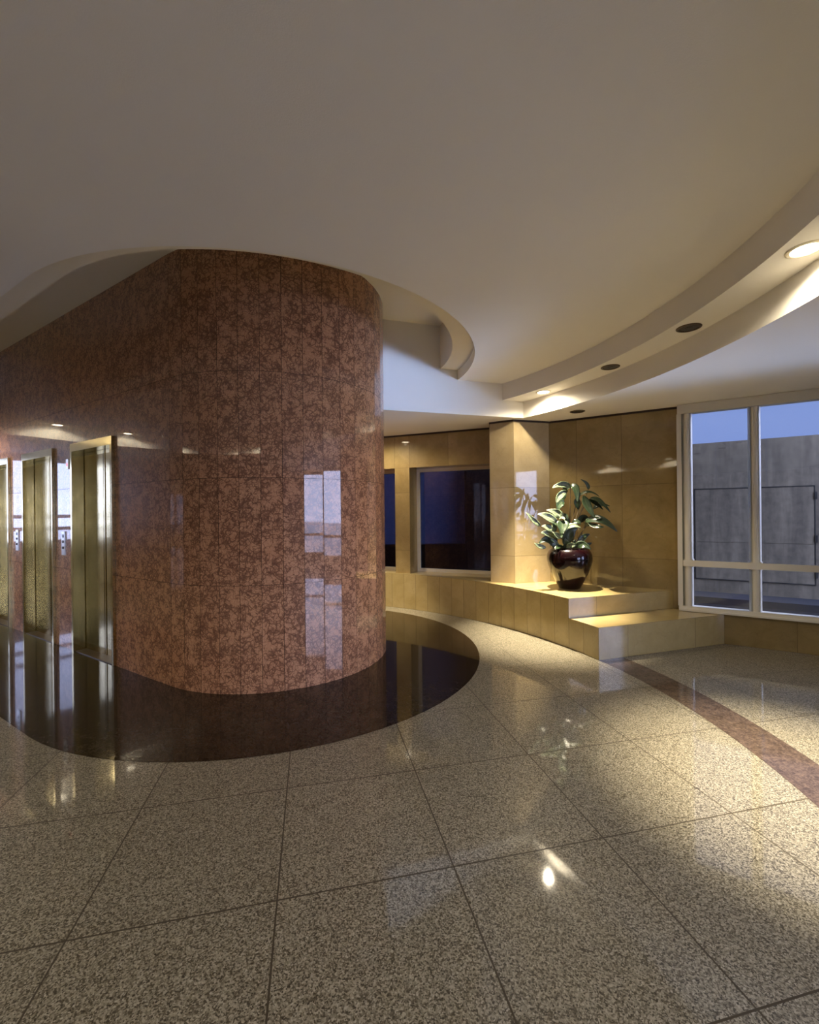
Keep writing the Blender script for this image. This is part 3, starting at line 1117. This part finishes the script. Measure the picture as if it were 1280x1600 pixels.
# ------------------------------------------------------------------ potted plant
def build_plant():
    t = thing('potted_plant', 'leafy green plant in a round oxblood glazed pot on the marble ledge', 'potted plant',
              (1.97, 5.47, Z_LEDGE))
    prof = [(0, 0.0), (0.122, 0.0), (0.130, 0.008), (0.150, 0.05), (0.186, 0.122), (0.225, 0.20), (0.256, 0.29), (0.268, 0.345),
            (0.270, 0.375), (0.265, 0.42), (0.250, 0.455), (0.228, 0.482), (0.212, 0.492), (0.214, 0.502), (0.206, 0.507),
            (0.194, 0.502), (0.190, 0.488), (0.200, 0.47), (0.21, 0.455)]
    lathe(prof, 64).build('pot', M['pot'], t, 50, weld=True)
    lathe([(0, 0.475), (0.10, 0.478), (0.203, 0.468)], 32).build('soil', M['soil'], t, 50)

    S = 0.001113

    def G(cx, cz, y):
        return Vector(((cx - 630) * S + 0.36 * y, y, 1.486 - S * cz))

    def stem(pts, r=0.0068):
        q = [G(*p) for p in pts]
        if len(q) == 3:
            q = bez(q[0], q[1] * 2 - (q[0] + q[2]) / 2, q[2], 10)
        elif len(q) == 2:
            q = bez(q[0], (q[0] + q[1]) / 2, q[1], 4)
        n = len(q)
        tube(q, [r * (1.15 - 0.55 * i / (n - 1)) for i in range(n)], 7).build('stem', M['stem'], t, 60)

    def leaf(a, b, c, w, mat='leaf_dark', tw=0.0, cup=0.25):
        A, B_2, C_ = G(*a), G(*b), G(*c)
        ctrl = B_2 * 2 - (A + C_) / 2
        n = 14
        path = bez(A, ctrl, C_, n)
        W = w * S / 2
        m_v, m_f, uv = [], [], []
        rows = []
        view = Vector((0.0, -1.0, 0.35)).normalized()
        for i, p in enumerate(path):
            s = i / n
            d = (path[min(i + 1, n)] - path[max(i - 1, 0)]).normalized()
            side = d.cross(view)
            if side.length < 0.1:
                side = d.cross(Vector((1, 0, 0)))
            side.normalize()
            nrm = side.cross(d)
            side = (side * math.cos(tw + 0.5 * s * (1 if w % 2 else -1)) + nrm * math.sin(tw + 0.5 * s * (1 if w % 2 else -1))).normalized()
            nrm = side.cross(d).normalized()
            wd = W * (math.sin(math.pi * min(1, s ** 0.72)) ** 0.85) + 0.0012
            if s > 0.97:
                wd = 0.0012
            row = []
            for j in range(7):
                x = (j - 3) / 3
                row.append(p + side * wd * x + nrm * (cup * wd * x * x + 0.06 * wd * math.sin(9 * s + 2.0 * x)))
                uv.append(((x + 1) / 2, s))
            rows.append(row)
        for r in rows:
            m_v += r
        base = len(m_v)
        th = 0.0012
        for i in range(n):
            for j in range(6):
                k0 = i * 7 + j
                m_f.append((k0, k0 + 1, k0 + 8, k0 + 7))
        me = bpy.data.meshes.new('leaf')
        me.from_pydata([tuple(v) for v in m_v], [], m_f)
        ul = me.uv_layers.new(name='leaf')
        for p in me.polygons:
            for li in p.loop_indices:
                ul.data[li].uv = uv[me.loops[li].vertex_index]
        o = link('leaf', me, M[mat], t, 70)
        so = o.modifiers.new('thickness', 'SOLIDIFY')
        so.thickness = th
        return o

    stem([(640, 920, 0.0), (640, 600, 0.02), (650, 215, 0.0)], 0.008)
    stem([(650, 920, 0.02), (660, 640, 0.06), (735, 330, 0.05)])
    stem([(660, 920, -0.02), (700, 600, 0.0), (805, 320, -0.02)])
    stem([(665, 920, 0.03), (720, 600, 0.08), (865, 350, 0.10)])
    stem([(670, 920, 0.0), (720, 800, 0.0), (820, 650, -0.03)])
    stem([(680, 920, 0.04), (760, 760, 0.06), (830, 600, 0.08)])
    stem([(620, 920, -0.03), (570, 760, -0.05), (520, 600, -0.08)])
    stem([(610, 920, 0.0), (560, 800, -0.05), (450, 700, -0.10)])
    stem([(600, 920, 0.0), (470, 800, 0.0), (310, 640, -0.02)], 0.0035)
    stem([(590, 920, -0.04), (520, 850, -0.06), (440, 760, -0.10)], 0.0045)
    stem([(600, 930, -0.06), (540, 900, -0.12), (490, 870, -0.15)], 0.004)
    stem([(630, 920, 0.05), (620, 720, 0.08), (560, 560, 0.08)])
    stem([(690, 920, 0.0), (760, 860, 0.0), (800, 800, 0.02)], 0.004)
    stem([(650, 915, 0.08), (760, 520, 0.16), (855, 235, 0.16)], 0.0035)
    D, Pp = 'leaf_dark', 'leaf_pale'
    L = [
        ((652, 215, 0.0), (560, 190, -0.06), (445, 228, -0.10), 70, Pp, 0.5),
        ((650, 215, 0.0), (705, 235, -0.05), (722, 400, -0.09), 86, D, 0.3),
        ((640, 225, 0.0), (600, 235, 0.06), (560, 290, 0.12), 72, D, 0.5),
        ((615, 262, 0.0), (530, 315, -0.03), (497, 400, -0.05), 76, Pp, 0.4),
        ((585, 380, 0.03), (530, 405, 0.02), (512, 480, 0.01), 90, D, 0.2),
        ((735, 325, 0.05), (850, 272, 0.02), (975, 328, 0.0), 50, D, 0.9),
        ((735, 325, 0.05), (760, 300, 0.0), (840, 268, -0.05), 44, Pp, 0.9),
        ((800, 308, -0.04), (835, 430, -0.12), (915, 565, -0.20), 88, D, 0.2),
        ((862, 345, 0.02), (960, 372, -0.06), (1084, 502, -0.12), 72, D, 0.6),
        ((905, 462, 0.10), (985, 418, 0.06), (1092, 430, 0.04), 56, D, 0.7),
        ((856, 240, 0.16), (838, 172, 0.16), (765, 120, 0.14), 38, D, 0.4),
        ((735, 330, 0.05), (722, 395, 0.05), (742, 470, 0.04), 72, D, 0.2),
        ((810, 600, -0.10), (960, 580, -0.25), (1132, 702, -0.36), 110, D, 0.5),
        ((830, 600, 0.0), (780, 568, 0.05), (690, 652, 0.06), 84, D, 0.5),
        ((825, 655, -0.03), (850, 590, -0.10), (900, 560, -0.14), 66, Pp, 0.7),
        ((500, 615, -0.08), (400, 545, -0.10), (288, 510, -0.12), 100, Pp, 0.2),
        ((530, 570, -0.05), (500, 505, -0.04), (382, 466, -0.04), 96, Pp, 0.4),
        ((545, 580, -0.10), (560, 640, -0.15), (540, 735, -0.18), 126, D, 0.1),
        ((520, 570, -0.06), (560, 555, -0.12), (590, 585, -0.14), 40, Pp, 0.6),
        ((465, 710, -0.10), (410, 665, -0.13), (335, 640, -0.15), 92, Pp, 0.1),
        ((505, 800, -0.08), (445, 770, -0.12), (405, 705, -0.14), 92, D, 0.1),
        ((500, 770, -0.12), (400, 722, -0.16), (325, 712, -0.18), 70, Pp, 0.4),
        ((535, 760, -0.15), (500, 740, -0.18), (455, 700, -0.20), 66, Pp, 0.2),
        ((510, 903, -0.12), (410, 790, -0.14), (300, 832, -0.16), 96, D, 0.2),
        ((380, 870, -0.15), (310, 855, -0.17), (255, 818, -0.17), 52, Pp, 0.3),
        ((590, 860, -0.12), (630, 730, -0.16), (725, 662, -0.16), 120, D, 0.0),
        ((600, 690, -0.10), (660, 640, -0.14), (760, 662, -0.16), 56, Pp, 0.6),
        ((735, 860, 0.0), (780, 780, 0.0), (862, 740, 0.0), 70, D, 0.3),
        ((760, 880, 0.02), (830, 860, 0.04), (885, 838, 0.05), 44, D, 0.4),
        ((620, 900, -0.17), (650, 850, -0.20), (712, 852, -0.21), 64, Pp, 0.2),
        ((315, 642, -0.02), (240, 580, -0.03), (158, 488, -0.04), 56, Pp, 0.3),
        ((540, 520, 0.06), (590, 550, 0.03), (632, 625, 0.02), 66, D, 0.3),
        ((700, 905, -0.08), (770, 850, -0.12), (868, 900, -0.16), 90, D, 0.2),
        ((660, 915, -0.08), (600, 870, -0.13), (575, 930, -0.17), 84, D, 0.2),
        ((680, 905, 0.02), (720, 840, 0.02), (800, 870, 0.02), 90, D, 0.2),
        ((600, 800, 0.05), (560, 760, 0.10), (500, 780, 0.12), 70, D, 0.3),
        ((840, 600, -0.10), (900, 640, -0.25), (1000, 650, -0.33), 60, D, 0.2),
        ((850, 350, 0.04), (930, 400, 0.0), (1010, 470, -0.04), 50, D, 0.3),
        ((660, 620, 0.0), (720, 600, -0.02), (760, 640, -0.03), 50, D, 0.4),
        ((440, 700, -0.06), (470, 660, -0.10), (440, 600, -0.12), 56, D, 0.2),
        ((420, 560, -0.06), (450, 600, -0.08), (500, 640, -0.10), 60, D, 0.5),
        ((560, 560, 0.0), (530, 520, 0.02), (500, 500, 0.03), 60, D, 0.2),
        ((700, 250, 0.02), (730, 280, 0.0), (745, 350, -0.02), 56, D, 0.5),
        ((600, 280, 0.02), (560, 330, 0.04), (540, 400, 0.05), 60, D, 0.2),
        ((640, 900, -0.10), (600, 840, -0.16), (590, 770, -0.18), 80, D, 0.4),
        ((720, 900, -0.06), (760, 880, -0.12), (800, 905, -0.18), 70, D, 0.1),
        ((560, 910, -0.06), (520, 870, -0.12), (470, 890, -0.18), 64, D, 0.2),
        ((880, 600, -0.15), (930, 560, -0.22), (990, 560, -0.26), 46, D, 0.6),
    ]
    for a, b, c, w, mt, tw in L:
        leaf(a, b, c, w, mt, tw)


# ------------------------------------------------------------------ outside
def build_outside():
    m = MB()
    m.face([(-60, -60, -0.06), (60, -60, -0.06), (60, 60, -0.06), (-60, 60, -0.06)])
    structure(m.build('ground', M['paving']))
    base = Vector((5.16, 8.05))
    m = MB()
    q = Vector((-D1.y, D1.x))
    for_, to_ = WIN_A - D1 * 4.5 + q * 0.2, WIN_A + D1 * 5.0 + q * 0.2
    m.obox(for_, to_, 0.0, 3.6, -0.075, -0.05)
    m.box(-9.0, 1.2, 8.9, 11.0, -0.075, -0.045)
    structure(m.build('ground_asphalt', M['asphalt']))
    a, b = base - D1 * 3.2, base + D1 * 9.0
    us = [0, 1.6, 3.2 - 0.35, 3.2 + 0.35, 3.2 + 1.05, 3.2 + 1.95, 3.2 + 2.9, 3.2 + 4.2, 3.2 + 5.6, 3.2 + 7.2, 12.2]
    w = clad('wall_concrete', a, b, us, [-0.06, 2.68], M['concrete'], 0.25)
    m = MB()
    t = thing('access_panel', 'large flush panel outlined in black on the grey concrete wall outside', 'access panel',
              (base.x, base.y, 0), math.atan2(D1.y, D1.x))
    # outlined rectangle of a flush hatch: local x along, y out of the wall is negative
    x0, x1, z0, z1 = 0.02, 1.665, 0.243, 1.862
    m = MB()
    m.box(x0 + 0.012, x1 - 0.012, -0.010, 0.0, z0 + 0.012, 0.905)
    m.box(x0 + 0.012, x1 - 0.012, -0.010, 0.0, 0.912, z1 - 0.012)
    m.build('hatch_plate', M['concrete'], t)
    m = MB()
    e = 0.014
    m.box(x0, x1, -0.014, 0, z0 - 0.002, z0 + e)
    m.box(x0, x1, -0.014, 0, z1 - e, z1 + 0.002)
    m.box(x0, x0 + e, -0.014, 0, z0 + e, z1 - e)
    m.box(x1 - e, x1, -0.014, 0, z0 + e, z1 - e)
    m.build('hatch_gap', M['button'], t)
    for hz in (0.42, 1.0, 1.70):
        for hx in (x1 + 0.002, x0 - 0.010):
            if hx < 1 and hz == 1.0:
                continue
            h = MB()
            h.box(hx - 0.012, hx + 0.018, -0.03, 0, hz - 0.06, hz + 0.06)
            h.build('hinge', M['button'], t)
    m = MB()
    n = Vector((D1.y, -D1.x))
    m.obox(a, b, -0.75, -0.02, -0.06, 0.02)
    m.obox(a, b, -0.85, -0.75, -0.06, 0.06)
    structure(m.build('kerb', M['kerb']))
    # dark building and low dark wall behind the rear windows
    m = MB()
    m.box(1.46, 6.5, 11.2, 13.0, -0.06, 7.0)
    t1 = m.build('dark_building', M['night'])
    t1['label'] = 'black unlit building seen through the smoked rear window'
    t1['category'] = 'building'
    m = MB()
    m.box(-9, 1.45, 11.6, 11.9, -0.06, 7.0)
    structure(m.build('wall_courtyard', M['blue_wall']))
    m = MB()
    m.box(-9, 1.4, 11.0, 11.3, -0.06, 0.69)
    structure(m.build('wall_garden', M['night']))


build_ceiling()
build_floor()
build_core()
build_walls()
build_right_window()
build_outside()
build_ledge()
build_pillar()
build_elevators()
build_lights()
build_plant()
